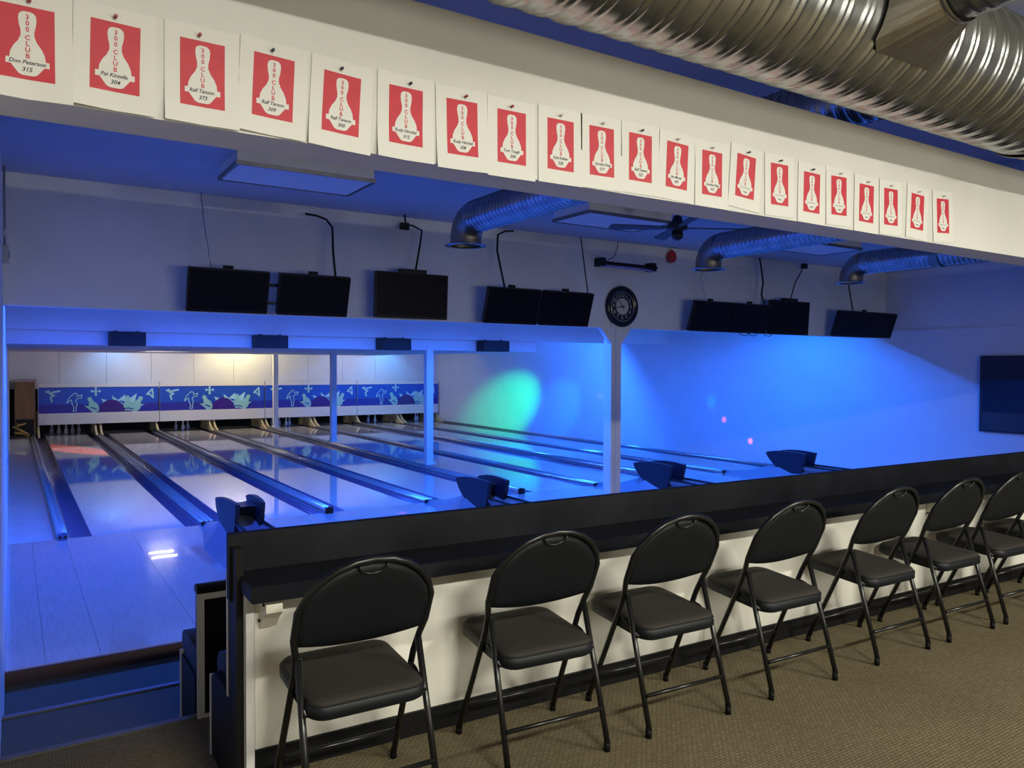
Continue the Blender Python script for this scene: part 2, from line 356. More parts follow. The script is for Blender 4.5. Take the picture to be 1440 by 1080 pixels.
# mask units with bowling graphics
def quad_strip(mb, pts, w, y0, y1):
    # stroke of width w through 2d points, as a thin solid
    for a, b in zip(pts[:-1], pts[1:]):
        d = Vector((b[0]-a[0], b[1]-a[1])); L = d.length
        if L < 1e-6: continue
        d /= L; nx, nz = -d.y*w/2, d.x*w/2; e = d*w*.3
        mb.prism([(a[0]-e.x-nx, a[1]-e.y-nz), (b[0]+e.x-nx, b[1]+e.y-nz), (b[0]+e.x+nx, b[1]+e.y+nz), (a[0]-e.x+nx, a[1]-e.y+nz)], y1, y0, 'Y')
def pin_outline(cx, cz, hgt, ang):
    pts = [(-.16, 0), (-.2, .08), (-.27, .3), (-.24, .5), (-.13, .68), (-.11, .8), (-.13, .9), (-.07, .98), (0, 1), (.07, .98), (.13, .9), (.11, .8), (.13, .68), (.24, .5), (.27, .3), (.2, .08), (.16, 0)]
    return [(cx+hgt*(px*cos(ang)+pz*sin(ang)), cz+hgt*(pz*cos(ang)-px*sin(ang))) for px, pz in pts]
ART = []      # (name, mesh, material)
def fx(p): return (p[0]-470)/810*3.24
def fz(p): return .753-(p[1]-75)/175*.771
def P2(l): return [(fx(p), fz(p)) for p in l]
y0, y1 = -.012, -.003
mb = MB(); quad_strip(mb, P2([(112, 104), (140, 112), (200, 100)]), .05, y0, y1); quad_strip(mb, P2([(128, 98), (135, 118), (165, 128), (140, 142), (150, 170)]), .05, y0, y1); ART.append(('gymnast_graphic', mb, mask_art))
mb = MB(); quad_strip(mb, P2([(245, 180), (258, 150), (280, 130), (290, 120), (303, 115), (314, 124), (312, 138), (345, 128), (340, 150), (318, 150), (303, 165), (312, 190), (305, 215), (305, 238), (285, 238), (292, 215), (280, 190), (275, 160), (258, 172), (248, 182)]), .022, y0, y1); ART.append(('bowler_graphic', mb, mask_art))
mb = MB(); quad_strip(mb, P2([(437, 80), (437, 132)]), .06, y0, y1); quad_strip(mb, P2([(415, 106), (460, 106)]), .03, y0, y1)
for px in (412, 462): mb.prism([(fx((px, 0))+.04*cos(a), fz((0, 104))+.04*sin(a)) for a in [PI*i/5 for i in range(10)]], y1, y0, 'Y')
ART.append(('fleur_graphic', mb, mask_art))
mb = MB(); mb.prism(P2([(358, 202), (390, 206), (420, 225), (440, 235), (440, 250), (420, 250)]), y1, y0, 'Y'); mb.prism(pin_outline(fx((440, 0)), -.01, .50, -.42), y1, y0-.002, 'Y'); ART.append(('pin_graphic', mb, mask_mint))
mb = MB()
for tri in ([(472, 155), (510, 165), (490, 190)], [(545, 135), (640, 205), (555, 175)], [(635, 130), (655, 180), (585, 168)], [(720, 122), (700, 200), (655, 165)], [(775, 195), (720, 235), (700, 215)]): mb.prism(P2(tri), y1, y0, 'Y')
ART.append(('burst_graphic', mb, mask_art))
mb = MB(); mb.prism(pin_outline(fx((655, 0)), .02, .46, .0), y1, y0-.004, 'Y'); ART.append(('pin_graphic', mb, mask_mint))
mb = MB(); quad_strip(mb, P2([(618, 232), (655, 224), (692, 232)]), .03, y0-.008, y0-.004); quad_strip(mb, P2([(405, 214), (440, 226)]), .03, y0-.008, y0-.002); ART.append(('band_graphic', mb, mask_low))
mb = MB(); mb.prism(pin_outline(fx((690, 0)), -.01, .52, .5), y1, y0-.006, 'Y'); ART.append(('pin_graphic', mb, mask_mint))
mb = MB()
mb.prism([(fx((545, 0))+.36*cos(a), -.016+.38*sin(a)) for a in [PI*i/20 for i in range(21)]], y1, y0-.008, 'Y'); ART.append(('ball_graphic', mb, mask_ball))
mb = MB(); quad_strip(mb, P2([(790, 130), (830, 92), (835, 155), (808, 128), (792, 132)]), .045, y0, y1); ART.append(('arrow_graphic', mb, mask_art))
artm = []
for nme, mb, m in ART:
    me = mb.mesh(nme); me.materials.append(m); artm.append((nme, me))
mw = [MB().box(-1.62, 1.62, -.003, .05, .24, .753).mesh('upper_band'), MB().box(-1.62, 1.62, -.003, .05, -.018, .24).mesh('lower_band'),
      MB().box(-1.63, 1.63, -.03, .06, -.352, -.018).mesh('lower_rail'), MB().box(-1.63, 1.63, -.02, .06, .753, .862).mesh('top_rail'), MB().box(-1.637, -1.625, -.025, .06, -.352, .90).mesh('edge_strip')]
for i in range(4):
    cx = .64+3.28*(i+.5)
    t = empty('pin_deck_mask', (cx, YM, 0), 0, 'blue pin deck mask with bowling graphics, %s from the left' % ORD[i], 'mask panel', 'pin deck masks')
    for me, m in zip(mw, (mask_top, mask_low, white, white, steel_light)): child(me, me.name.split('.')[0], m, t)
    for nme, me in artm: child(me, nme, None, t)
# plywood cabinet and brass odds and ends at the far left
t = empty('plywood_cabinet', (.32, 26.6, ZA), 0, 'brown plywood cabinet beside the leftmost mask', 'cabinet')
MB().box(-.25, .25, -.2, .3, 0, 1.62).build('body', brown_ply, t); MB().box(-.28, .28, -.23, .3, 1.62, 1.69).build('top', galv_dull, t)
MB().box(-.22, .22, -.215, -.2, .05, .55).build('opening', pit_black, t)
t = empty('brass_coil', (.22, 26.15, ZA), 0, 'tangled brass coloured tubing on the floor by the plywood cabinet', 'tubing')
pts = [(.18*cos(a*1.3)*(1-.02*i), .10*sin(a*2.1), .05+.018*i+.06*sin(a*.9)) for i, a in enumerate([.5*j for j in range(26)])]
MB().tube(pts, .022, 8).build('coil', gold_m, t); MB().tube([(-.2, 0, .36), (0, .03, .25), (.2, -.02, .12)], .02, 8).build('pipe', gold_m, t)

# posts
for i, (y, w, z) in enumerate(((YH+.04, .093, ZH+.06), (14.52, .075, Z2+.06), (20.2, .075, Z2+.06), (25.65, .075, 2.795))):
    x = 7.25
    lab = ['thick white post with angled brackets under the clock', 'slim pale blue lit post standing nearest behind the thick post', 'slim pale post in the middle of the lanes', 'slim white post nearest the pin decks'][i]
    t = empty('support_post', (x, y, ZA+(.104 if i else 0)), 0, lab, 'post', 'support posts')
    zt = z-ZA-(.104 if i else 0)
    MB().box(-w, w, -w*.9 if i else -.06, w*.9 if i else .1, 0, zt).build('shaft', header_paint if not i else white, t)
    if i: MB().box(-w*1.5, w*1.5, -w*1.5, w*1.5, 0, .03).build('base_plate', white, t)
    else:
        MB().box(-.03, .0, -.068, -.06, 0, zt-.06).build('cover_strip', lane_white, t)
        for s in (-1, 1): MB().prism([(s*w, zt-.06), (s*(w+.19), zt-.06), (s*w, zt-.28)], -.058, .02, 'Y').build('gusset', header_paint, t)
# ------------------------------------------------------------------ ball return machines
def ball_return(x, y, k):
    t = empty('ball_return', (x, y, ZA), 0, 'grey ball return with dark winged hood, %s from the left' % ORD[k], 'ball return', 'ball returns')
    # grey body sweeping up from the track
    n = 14; vs = []; fs = []
    for i in range(n+1):
        q = min(1, i/9); yy = 1.35-1.35*q-1.7*max(0, i-9)/5
        top = .05+.33*(q**1.6) if i <= 9 else .225; hw = .10+.04*q; flare = hw+.05+.20*q
        vs += [(-flare, yy, 0), (-hw, yy, top), (hw, yy, top), (flare, yy, 0)]
    for i in range(n):
        a = i*4
        for j in range(3): fs.append((a+j, a+4+j, a+5+j, a+1+j))
    fs += [(0, 1, 2, 3), (n*4+3, n*4+2, n*4+1, n*4)]
    MB().add(vs, fs, True).build('body', hood_body, t)
    # winged hood: two swept fins joined by a curved cover
    def wing(s):
        n = 10; out = []; inn = []
        for i in range(n+1):
            q = i/n
            tx = Vector((s*.18, .30, .53)); q1 = Vector((s*.14, -.44, .10)); mid = Vector((s*.20, .12, .22))
            lower = tx*(1-q)**2+mid*2*q*(1-q)+q1*q*q
            b0 = Vector((s*.19, .05, .62)); bb = Vector((s*.14, -.56, .575))
            upper = tx*(1-q)**2+b0*2*q*(1-q)+bb*q*q
            out.append(lower); inn.append(upper)
        vs = []; th = Vector((s*.025, 0, 0))
        for a, b in zip(out, inn): vs += [a+th, b+th, b-th, a-th]
        fs = []
        for i in range(n):
            a = i*4
            for j in range(4): fs.append((a+j, a+(j+1) % 4, a+4+(j+1) % 4, a+4+j))
        fs += [(3, 2, 1, 0), tuple(n*4+j for j in range(4))]
        if s < 0: fs = [f[::-1] for f in fs]
        return MB().add(vs, fs)
    for s in (-1, 1): wing(s).build('wing', hood_dark, t)
    m = MB(); n = 10; vs = []; fs = []
    for i in range(n+1):
        q = i/n; a = PI*q; xx = -.15*cos(a)
        for yy, zz in ((.24, .40), (.16, .50-.02*sin(a)), (-.34+.16*sin(a), .50-.02*sin(a)), (-.22+.20*sin(a), .34)): vs.append((xx, yy, zz))
    for i in range(n):
        for j in range(4): fs.append((i*4+j, i*4+4+j, i*4+4+(j+1) % 4, i*4+(j+1) % 4))
    m.add(vs, fs).build('cover', hood_dark, t)
    # ball tray behind the hood
    MB().prism([(-.15, .33), (-.08, .26), (.08, .26), (.15, .33), (.13, .29), (.08, .23), (-.08, .23), (-.13, .29)], -1.75, -.20, 'Y').build('tray', hood_body, t)
    for s in (-1, 1): MB().tube([(s*.15, -.20, .35), (s*.15, -1.75, .35)], .018, 8).build('rail', blackp, t)
    MB().box(-.06, .06, -1.5, -1.35, 0, .24).build('leg', hood_body, t); MB().box(-.18, .18, -1.78, -1.74, .2, .42).build('end_stop', hood_dark, t)
for k, d in enumerate((1, 3, 5, 7)):
    ball_return((LX[d-1]+LW+LX[d])/2+.06, 9.55, k)

# ------------------------------------------------------------------ counter
XB = .68
bar = empty('bar_counter', (XB, 2.803+TB*XB, 0), RB, 'long black topped counter with white front beside the folding chairs', 'counter')
BL = 13.0
for k in range(6):
    a = .03+k*2.17; b = .03+(k+1)*2.17
    MB().box(a+.002, min(b, BL)-.002, -.0, .02, .09, .66).build('front_panel', mat('counter_cream', (.86, .84, .76), .5, noise=.04, scale=3), bar)
MB().box(.02, BL, .02, .10, 0, .66).build('core', dark_panel, bar)
MB().box(.0, .028, -.012, .03, 0, .655).build('end_trim', white, bar)
MB().box(-.025, 0, .028, .12, -.2, .80).build('end_panel', dark_panel, bar)
MB().box(.03, BL, -.014, 0, 0, .092).build('baseboard', base_m, bar)
MB().box(-.012, BL, -.14, .10, .650, .706, .006).build('shelf', blackm, bar)
MB().box(-.035, BL, .10, .14, .60, .842, .004).build('upstand', blackm, bar)
for x in (.075, 2.05, 4.1, 6.1):
    b = MB().prism([(-.0, .647), (-.10, .647), (-.105, .60), (-.06, .57), (-.022, .53), (0, .53)], x-.028, x+.028, 'X').build('bracket', trimw, bar)
    for yy, zz in ((-.108, .625), (-.045, .553)): MB().lathe([(.006, 0), (.006, .006)], 8, 'X', (x-.034, yy+.03, zz)).build('screw', blackp, b)

# ------------------------------------------------------------------ benches behind the counter
t = empty('bench', (.70, 2.93, -.2), 0, 'dark blue bench with cream edging backing onto the counter end', 'bench', 'bowlers benches')
BX = 6.0
MB().prism([(.0, 0), (.51, 0), (.51, .33), (.46, .37), (.21, .37), (.19, .84), (0, .84)], 0, .03, 'X').build('end_panel', dark_panel, t)
MB().box(-.004, .032, .508, .528, 0, .34).build('seat_edging', trimw, t); MB().box(-.004, .032, .195, .215, .36, .85).build('back_edging', trimw, t)
arc = [(.48+.07*cos(a), .37+.07*sin(a)) for a in [-PI/2+PI*i/8 for i in range(9)]]
MB().prism([(.2, .30)]+arc+[(.2, .44)], .032, BX, 'X', True).build('seat_cushion', blue_seat, t)
MB().prism([(.03, .44), (.19, .44), (.17, .82), (.12, .86), (.03, .86)], .032, BX, 'X').build('back_cushion', blue_seat, t)
MB().box(.03, BX, .05, .49, 0, .30).build('plinth', dark_panel, t)
t = empty('bench', (.715, 3.83, -.4), 0, 'lower dark bench with cream framed back panel on the step', 'bench', 'bowlers benches')
MB().box(.005, BX, 0, .05, 0, .80).build('back_panel', dark_panel, t)
MB().box(0, .032, -.012, .0, .18, .79).box(0.032, BX, -.012, 0, .755, .79).box(.032, BX, -.012, 0, .19, .215).build('back_edging', trimw, t)
MB().prism([(-.016, .785), (.055, .785), (.055, .81), (.035, .822), (.005, .822), (-.016, .81)], 0, BX, 'X').build('top_cap', dark_panel, t)
MB().prism([(.05, 0), (.39, 0), (.39, .38), (.05, .38)], 0.0, .03, 'X').build('end_panel', dark_panel, t)
MB().box(-.006, .030, .388, .41, 0, .40).build('seat_edging', trimw, t)
arc = [(.37+.065*cos(a), .44+.065*sin(a)) for a in [-PI/2+PI*i/8 for i in range(9)]]
MB().prism([(.05, .375)]+arc+[(.05, .505)], .01, BX, 'X', True).build('seat_cushion', blue_seat, t)
MB().box(.03, BX, .05, .36, 0, .375).build('plinth', dark_panel, t)

# ------------------------------------------------------------------ folding chairs
def make_chair():
    t = empty('folding_chair')
    hw = .205; r = .0115; lw = .232
    def fr(z): return .02+(.86-z)*.455        # y of the tilted main frame at height z
    # main frame: front foot, up the side, over the rounded top and down again
    pts = [(-hw-.012, fr(.02), .02), (-hw-.004, fr(.3), .3), (-hw, fr(.48), .48), (-hw-.008, fr(.55), .55), (-lw+.008, fr(.60), .60)]
    for i in range(1, 12):
        a = PI-PI*i/12; pts.append((lw*cos(a), fr(.635+.225*sin(a)**.9), .635+.225*sin(a)**.9))
    pts += [(-p[0], p[1], p[2]) for p in pts[:5]][::-1]
    MB().tube(pts, r, 10).build('frame', steel_black, t)
    for s in (-1, 1):
        l = MB().tube([(s*(hw+.0), .155, .535), (s*(hw+.008), .0, .03)], r, 10).build('rear_leg', steel_black, t)
        MB().lathe([(r*1.1, 0), (r*1.12, .04)], 12, 'Z', (s*(hw+.008), .004, 0)).build('foot_cap', base_m, l)
        MB().lathe([(r*1.1, 0), (r*1.12, .035)], 12, 'Z', (s*(hw+.012), fr(.02), 0)).build('foot_cap', base_m, t)
        MB().tube([(s*(hw-.004), .085, .375), (s*(hw-.004), .17, .42), (s*(hw-.004), fr(.42), .43)], .007, 8).build('hinge_link', steel_black, t)
    MB().tube([(-hw, .030, .155), (hw, .030, .155)], .0085, 8).build('rear_stretcher', steel_black, t)
    MB().tube([(-hw, fr(.13), .13), (hw, fr(.13), .13)], .0085, 8).build('front_stretcher', steel_black, t)
    # backrest: curved padded panel inside the frame loop
    n = 16; rows = 9; vs = []; fs = []
    def bz(u, v):       # u -1..1, v 0..1
        top = .635+.218*max(0, 1-abs(u)**2.1)**.5; bot = .548+.028*u*u
        return bot+(top-bot)*v
    for side in (0, 1):
        for j in range(rows):
            for i in range(n+1):
                u = -1+2*i/n; v = j/(rows-1); z = bz(u, v)
                e = min(1, (1-abs(u))*6, v*6, (1-v)*6)**.5 if 0 < v < 1 and abs(u) < 1 else 0
                y = fr(z)+.018*(1-u*u)+(-.005-.010*e if side == 0 else .004+.010*e)
                x = u*(hw-.0+(lw-hw-.002)*min(1, v*1.3+.2))
                vs.append((x, y, z))
    w = n+1; N = w*rows
    for j in range(rows-1):
        for i in range(n):
            a = j*w+i; fs.append((a, a+1, a+w+1, a+w)); fs.append((N+a, N+a+w, N+a+w+1, N+a+1))
    rim = [i for i in range(w)]+[j*w+n for j in range(1, rows)]+[(rows-1)*w+i for i in range(n-1, -1, -1)]+[j*w for j in range(rows-2, 0, -1)]
    for a, b in zip(rim, rim[1:]+rim[:1]): fs.append((b, a, N+a, N+b))
    bk = MB().add(vs, fs, True).build('backrest', vinyl, t)
    # moulded grip crescent near the top
    pts = []
    for i in range(9):
        a = PI+PI*i/8; x = .048*cos(a); z = .838+.030*sin(a); pts.append((x, fr(z)+.018-.017, z))
    MB().tube(pts, .004, 8).build('grip', steel_black, bk)
    # seat: padded top with rounded corners and a skirt
    def rr(hx, y0, y1, rad, n=5, tap=0):
        o = []
        for cx, cy, a0 in ((hx-rad, y1-rad, 0), (-hx+rad, y1-rad, PI/2), (-hx+rad, y0+rad, PI), (hx-rad, y0+rad, 1.5*PI)):
            for i in range(n+1):
                a = a0+PI/2*i/n; px = cx+rad*cos(a); py = cy+rad*sin(a); o.append((px*(1-tap*(y1-py)/(y1-y0)), py))
        return o
    def loft(rings):
        k = len(rings[0][0]); vs = []; fs = []
        for poly, z in rings: vs += [(p[0], p[1], z(p) if callable(z) else z) for p in poly]
        for i in range(len(rings)-1):
            for j in range(k): fs.append((i*k+j, i*k+(j+1) % k, (i+1)*k+(j+1) % k, (i+1)*k+j))
        fs += [tuple(range(k))[::-1], tuple((len(rings)-1)*k+j for j in range(k))]
        return MB().add(vs, fs, True)
    tilt = lambda z: (lambda p: z+.028*(p[1]-.05)/.4)
    so = lambda d: rr(.200-d, .045+d, .455-d, .06-d*.5, 5, .0)
    sk = loft([(so(.012), tilt(.360)), (so(.0), tilt(.370)), (so(0), tilt(.404)), (so(.004), tilt(.408))]).build('seat', vinyl, t)
    loft([(so(.004), tilt(.408)), (so(.012), tilt(.419)), (so(.04), tilt(.425)), (so(.10), tilt(.428))]).build('seat_pad', seat_fab, sk)
    return t
proto = make_chair()
CH = [(.95, 2.25, .0), (1.665, 2.27, -.04), (2.295, 2.24, -.02), (2.99, 2.22, -.01), (3.75, 2.21, .0), (4.37, 2.195, .0), (4.94, 2.18, -.01), (5.50, 2.17, .03)]
CL = ['at the left end of the counter, nearest the benches', 'second from the left end of the counter', 'third from the left end of the counter', 'fourth from the left end of the counter',
      'fifth from the left end of the counter', 'sixth from the left end of the counter', 'seventh from the left end of the counter', 'last at the right edge of the picture']
for i, (x, y, a) in enumerate(CH):
    c = proto if i == 0 else copy_tree(proto)
    c.location = (x, y, 0); c.rotation_euler = (0, 0, RB+a); c.scale = (1, .99, .985)
    tag(c, 'black padded folding chair ' + CL[i], 'chair', 'folding chairs along the counter')

# ------------------------------------------------------------------ sheets on the beam
PW, PH, RW, RH = .195, .270, .117, .181
PX = [(.041, 2.243, 0), (.236, 2.25, -1.4), (.452, 2.25, -.4), (.646, 2.252, -2.6), (.851, 2.242, -3.2), (1.065, 2.242, -.6), (1.27, 2.239, 1.2), (1.465, 2.239, .5), (1.674, 2.245, .5), (1.864, 2.25, 1.1), (2.055, 2.255, .3), (2.249, 2.252, -2.2), (2.448, 2.248, 0), (2.651, 2.262, -4), (2.872, 2.256, 1.2), (3.096, 2.248, -.8), (3.298, 2.258, 1.5), (3.515, 2.247, -.5), (3.72, 2.253, 1.1), (3.955, 2.254, -2.2), (4.198, 2.259, 3.5)]
WR = ['Don Peterson|315', 'Pat Kinsella|304', 'Ralf Tanson|373', 'Ralf Tanson|309', 'Ralf Tanson|300', 'Rudy Hinchel|315', 'Rudy Hinchel|308', 'Tom Tough|304', 'Kyle Kubler|328', 'Gordon King|317', 'Ralf Tanson|322', 'Jim Moyer|307', 'Gordon King|315']
PINCOL = [pin_red, pin_red, pin_red, pin_dark, pin_dark, pin_dark, pin_red, pin_red, pin_clear, pin_clear, pin_dark, pin_clear, pin_clear, pin_dark, pin_dark, pin_dark, pin_clear, pin_clear, pin_clear, pin_clear, pin_clear]
def paper_mesh(curl):
    n = 8; vs = []; fs = []
    for i in range(n+1):
        x = -PW/2+PW*i/n
        for j in range(n+1):
            z = -PH/2-.005+PH*j/n; q = max(0, .5-j/n)*2
            y = -.0025-curl*q*q*(.4+.6*abs(x)/(PW/2))
            vs += [(x, y, z), (x, y-.0006, z)]
    w = (n+1)*2
    for i in range(n):
        for j in range(n):
            a = i*w+j*2; fs.append((a+1, a+w+1, a+w+3, a+3)); fs.append((a, a+2, a+w+2, a+w))
    return MB().add(vs, fs, True).mesh('sheet')
def sheet_y(x, z, curl):
    q = max(0, .5-(z+PH/2+.005)/PH)*2; return -.0025-.0006-curl*q*q*(.4+.6*abs(x)/(PW/2))
PO = [(-.018, .070), (-.0195, .060), (-.018, .045), (-.0145, .03), (-.0145, .018), (-.02, .004), (-.03, -.010), (-.037, -.026), (-.0385, -.040)]
BAN = [(-.0465, -.040), (-.0465, -.055), (-.036, -.055), (-.02, -.0765), (-.012, -.080)]
half = [(-.013, .0755), (-.007, .0775)]
left = [(-.007, .0775), (-.013, .0755)]+PO+BAN
pin_poly = left+[(-x, z) for x, z in reversed(left)]
curls = {}
def flat_on(curl, polys, off, name, m):
    # drape polygon outlines on the curled sheet: triangulated by horizontal slices
    mb = MB()
    for poly in polys:
        zs = sorted(set([p[1] for p in poly]+[min(p[1] for p in poly)+i*(max(p[1] for p in poly)-min(p[1] for p in poly))/10 for i in range(11)]))
        def ext(z, e):
            xs_ = []
            z = z+e
            k = len(poly)
            for i in range(k):
                a, b = poly[i], poly[(i+1) % k]
                if (a[1]-z)*(b[1]-z) < 0: xs_.append(a[0]+(b[0]-a[0])*(z-a[1])/(b[1]-a[1]))
            return (min(xs_), max(xs_)) if len(xs_) >= 2 else None
        for z0, z1 in zip(zs[:-1], zs[1:]):
            if z1-z0 < 1e-6: continue
            e0 = ext(z0, 1e-7); e1 = ext(z1, -1e-7)
            if not e0 or not e1: continue
            N_ = 6; vs = []
            for k in range(N_+1):
                xa = e0[0]+(e0[1]-e0[0])*k/N_; xb = e1[0]+(e1[1]-e1[0])*k/N_
                vs += [(xa, sheet_y(xa, z0, curl)-off, z0), (xb, sheet_y(xb, z1, curl)-off, z1)]
            mb.add(vs, [(2*k, 2*k+2, 2*k+3, 2*k+1) for k in range(N_)])
    me = mb.mesh(name); me.materials.append(m); return me
def to_wall(me, dx, dz, curl, off, m):
    for v in me.vertices:
        x, z = v.co.x+dx, v.co.y+dz; v.co = (x, sheet_y(x, z, curl)-off-v.co.z*.3, z)
    me.materials.clear(); me.materials.append(m); return me
pushpin = MB().lathe([(.0015, 0), (.0015, -.004), (.0045, -.005), (.003, -.008), (.0035, -.013), (.005, -.014), (.004, -.016)], 10, 'Y').mesh('pushpin')
for i, (x, z, rot) in enumerate(PX):
    curl = (.020, .016, .012, .010, .010, .012, .008)[i] if i < 7 else .001
    if curl not in curls:
        a = paper_mesh(curl); a.materials.append(paper_m)
        b = flat_on(curl, [[(-RW/2, -RH/2), (RW/2, -RH/2), (RW/2, RH/2), (-RW/2, RH/2)]], .0004, 'red_field', red_m)
        c = flat_on(curl, [pin_poly], .0008, 'pin_figure', paper_m)
        d = MB(); 
        letters = []
        for q, ch in enumerate('300CLUB'):
            zz = .064-.0152*q-(.005 if q > 2 else 0); me = text_mesh(ch, .0165, 0, off=.00035)
            to_wall(me, 0, zz, curl, .0012, red_m); letters.append(me)
        curls[curl] = (a, b, c, letters)
    a, b, c, letters = curls[curl]
    who = 'first, cut by the left picture edge' if i == 0 else '%s along the beam' % ORD[i]
    t = empty('award_sheet', (x, 2.3, z), 0, 'white sheet with red field and white pin, %s' % who, 'paper sheet', 'award sheets pinned along the beam')
    t.rotation_euler = (0, math.radians(-rot), 0)
    child(a, 'sheet', None, t); child(b, 'red_field', None, t); pf = child(c, 'pin_figure', None, t)
    for me in letters: child(me, 'letter', None, pf)
    if i < len(WR):
        nm, sc = WR[i].split('|')
        for tx, sz, dz in ((nm, .0135, -.0475), (sc, .0145, -.0655)):
            me = text_mesh(tx, sz*1.08, .25, .95, off=.00018); to_wall(me, random.uniform(-.003, .003), dz, curl, .0012, ink); child(me, 'handwriting', None, pf)
    else:
        for L_, dz, sz in ((.062, -.0475, .004), (.022, -.066, .004)):
            pts = [(-L_/2+L_*k/14, sheet_y(0, dz, curl)-.0014, dz+sz*sin(k*2.3+i)*(.4+.6*((k*7+i) % 3)/2)) for k in range(15)]
            MB().tube(pts, .0006, 4).build('handwriting', ink, pf)
    p = bpy.data.objects.new('pushpin', pushpin); COL.objects.link(p); p.parent = t; p.location = (random.uniform(-.01, .012), -.003, RH/2+.013)
    if i == 0: pushpin.materials.append(pin_red)
    p.material_slots[0].link = 'OBJECT'; p.material_slots[0].material = PINCOL[i]

# ------------------------------------------------------------------ ducts
def spiral_mesh(L, r, pitch, n=40, dx=.011, amp=.007):
    nx = int(L/dx); vs = []; fs = []
    for i in range(nx+1):
        x = L*i/nx
        for j in range(n):
            a = 2*PI*j/n; ph = (x/pitch+j/n) % 1.0; h = 0
            for c in (.18, .46):
                d = abs(ph-c)
                if d < .09: h = max(h, amp*cos(d/.09*PI/2)**1.5)
            vs.append((x, (r+h)*cos(a), (r+h)*sin(a)))
    for i in range(nx):
        for j in range(n): fs.append((i*n+j, (i+1)*n+j, (i+1)*n+(j+1) % n, i*n+(j+1) % n))
    return MB().add(vs, fs, True)
YD, ZD, RD = 1.94, 2.81, .28
t = empty('main_duct', (0, YD, ZD), 0, 'large spiral galvanised air duct hanging in front of the beam', 'duct')
spiral_mesh(6.35, RD, .115, 80, .008, .006).build('spiral_pipe', galv, t, (-2.0, 0, 0))
MB().lathe([(RD+.012, 4.34), (RD+.014, 4.36), (RD+.004, 4.38), (RD+.004, 4.78), (RD+.014, 4.80), (RD+.012, 4.82)], 56, 'X', caps=False).build('coupling', galv_dull, t)
spiral_mesh(5.6, RD, .115, 40, .012).build('spiral_pipe', galv, t, (4.8, 0, 0))
for x in (-.6, 2.2, 5.2, 8): [MB().box(x-.015, x+.015, a, a+.004, 0, ZC-ZD).build('hanger_strap', galv_dull, t) for a in (-RD-.012, RD+.008)]
# branch towards the spectators, with its saddle
br = empty('branch_duct', (2.86, YD, ZD+.03), 0, 'spiral branch duct leaving the main duct by a saddle collar', 'duct', 'branch ducts')
n = 32; vs = []; fs = []
for i in range(n):
    a = 2*PI*i/n; xx = .245*cos(a); zz = .245*sin(a)*.98
    sx = math.copysign(min(.21, abs(xx)*1.25), xx); sz = math.copysign(min(.23, abs(zz)*1.2), zz)
    vs.append((sx, -math.sqrt(max(0, (RD+.012)**2-(sz+.03)**2)), sz)); vs.append((.15*cos(a), -.42, .15*sin(a)))
for i in range(n): fs.append((2*i, 2*((i+1) % n), 2*((i+1) % n)+1, 2*i+1))
sd = MB().add(vs, fs, False).build('saddle', galv_dull, br)
MB().box(-.03, .03, -.002, 0, -.02, .02).build('sticker', paper_m, sd, (.02, -.385, .15))
MB().lathe([(.155, -.41), (.16, -.42), (.155, -.43)], 32, 'Y', caps=False).build('bead', galv, br)
o = spiral_mesh(3.6, .145, .16, 32, .014, .006).build('spiral_pipe', galv, br, (0, -.42, 0)); o.rotation_euler = (0, 0, -PI/2)
# branches over the lanes, turning down into registers
for k, (x, y) in enumerate(((3.74, 6.69), (7.05, 6.66), (9.80, 6.62))):
    lab = 'blue lit spiral duct over the lanes with down turned mouth, %s from the left' % ORD[k]
    t = empty('branch_duct', (x, 0, 2.87), 0, lab, 'duct', 'branch ducts')
    o = spiral_mesh(y-.2-YD-RD, .15, .06, 32, .0075, .007).build('spiral_pipe', galv, t, (0, YD+RD-.004, 0)); o.rotation_euler = (0, 0, PI/2)
    pts = [(0, y-.2, 0)]+[(0, y-.2+.2*sin(a), -.2+.2*cos(a)) for a in [PI/2*i/6 for i in range(1, 7)]]+[(0, y, -.245)]
    MB().tube(pts, .152, 24, False).build('elbow', galv_dull, t)
    MB().lathe([(.152, -.24), (.20, -.25), (.205, -.258), (.15, -.258)], 28, 'Z', (0, y, 0), False).build('flange', galv, t)
    MB().lathe([(.148, -.22), (.02, -.22)], 24, 'Z', (0, y, 0)).build('damper', galv_dull, t)
    for yy in (3.6, 5.6): MB().box(-.012, .012, yy-.01, yy+.01, .14, ZC-2.87).build('hanger_strap', galv_dull, t)
    if k == 2: MB().lathe([(.165, 5.35), (.165, 5.45)], 24, 'Y', (0, 0, 0), False).build('clamp', galv_dull, t)

# ------------------------------------------------------------------ ceiling fixtures
for k, (x0, x1) in enumerate(((1.58, 2.78), (5.25, 6.45), (8.9, 10.1))):
    t = empty('ceiling_light', ((x0+x1)/2, 7.0, ZC), 0, 'unlit box ceiling light over the lanes, %s from the left' % ORD[k], 'light fixture', 'unlit ceiling lights')
    w = (x1-x0)/2
    MB().box(-w, w, -.33, .33, -.10, 0).build('housing', header_paint, t); MB().box(-w+.02, w-.02, -.31, .31, -.115, -.10).build('lens', lens_m, t)
    MB().box(-w-.012, w+.012, .33, .345, -.12, -.085).box(-w-.012, w+.012, -.345, -.33, -.12, -.085).box(-w-.012, -w, -.33, .33, -.12, -.085).box(w, w+.012, -.33, .33, -.12, -.085).build('frame', galv_dull, t)
t = empty('ceiling_fan', (5.73, 5.84, 2.86), 0, 'dark ceiling fan with four blades over the lanes', 'fan')
MB().lathe([(.06, .355), (.06, .30), (.014, .27), (.014, .13), (.04, .12), (.06, .06), (.10, .045), (.105, 0), (.10, -.02), (.06, -.03)], 24).build('motor', fan_m, t)
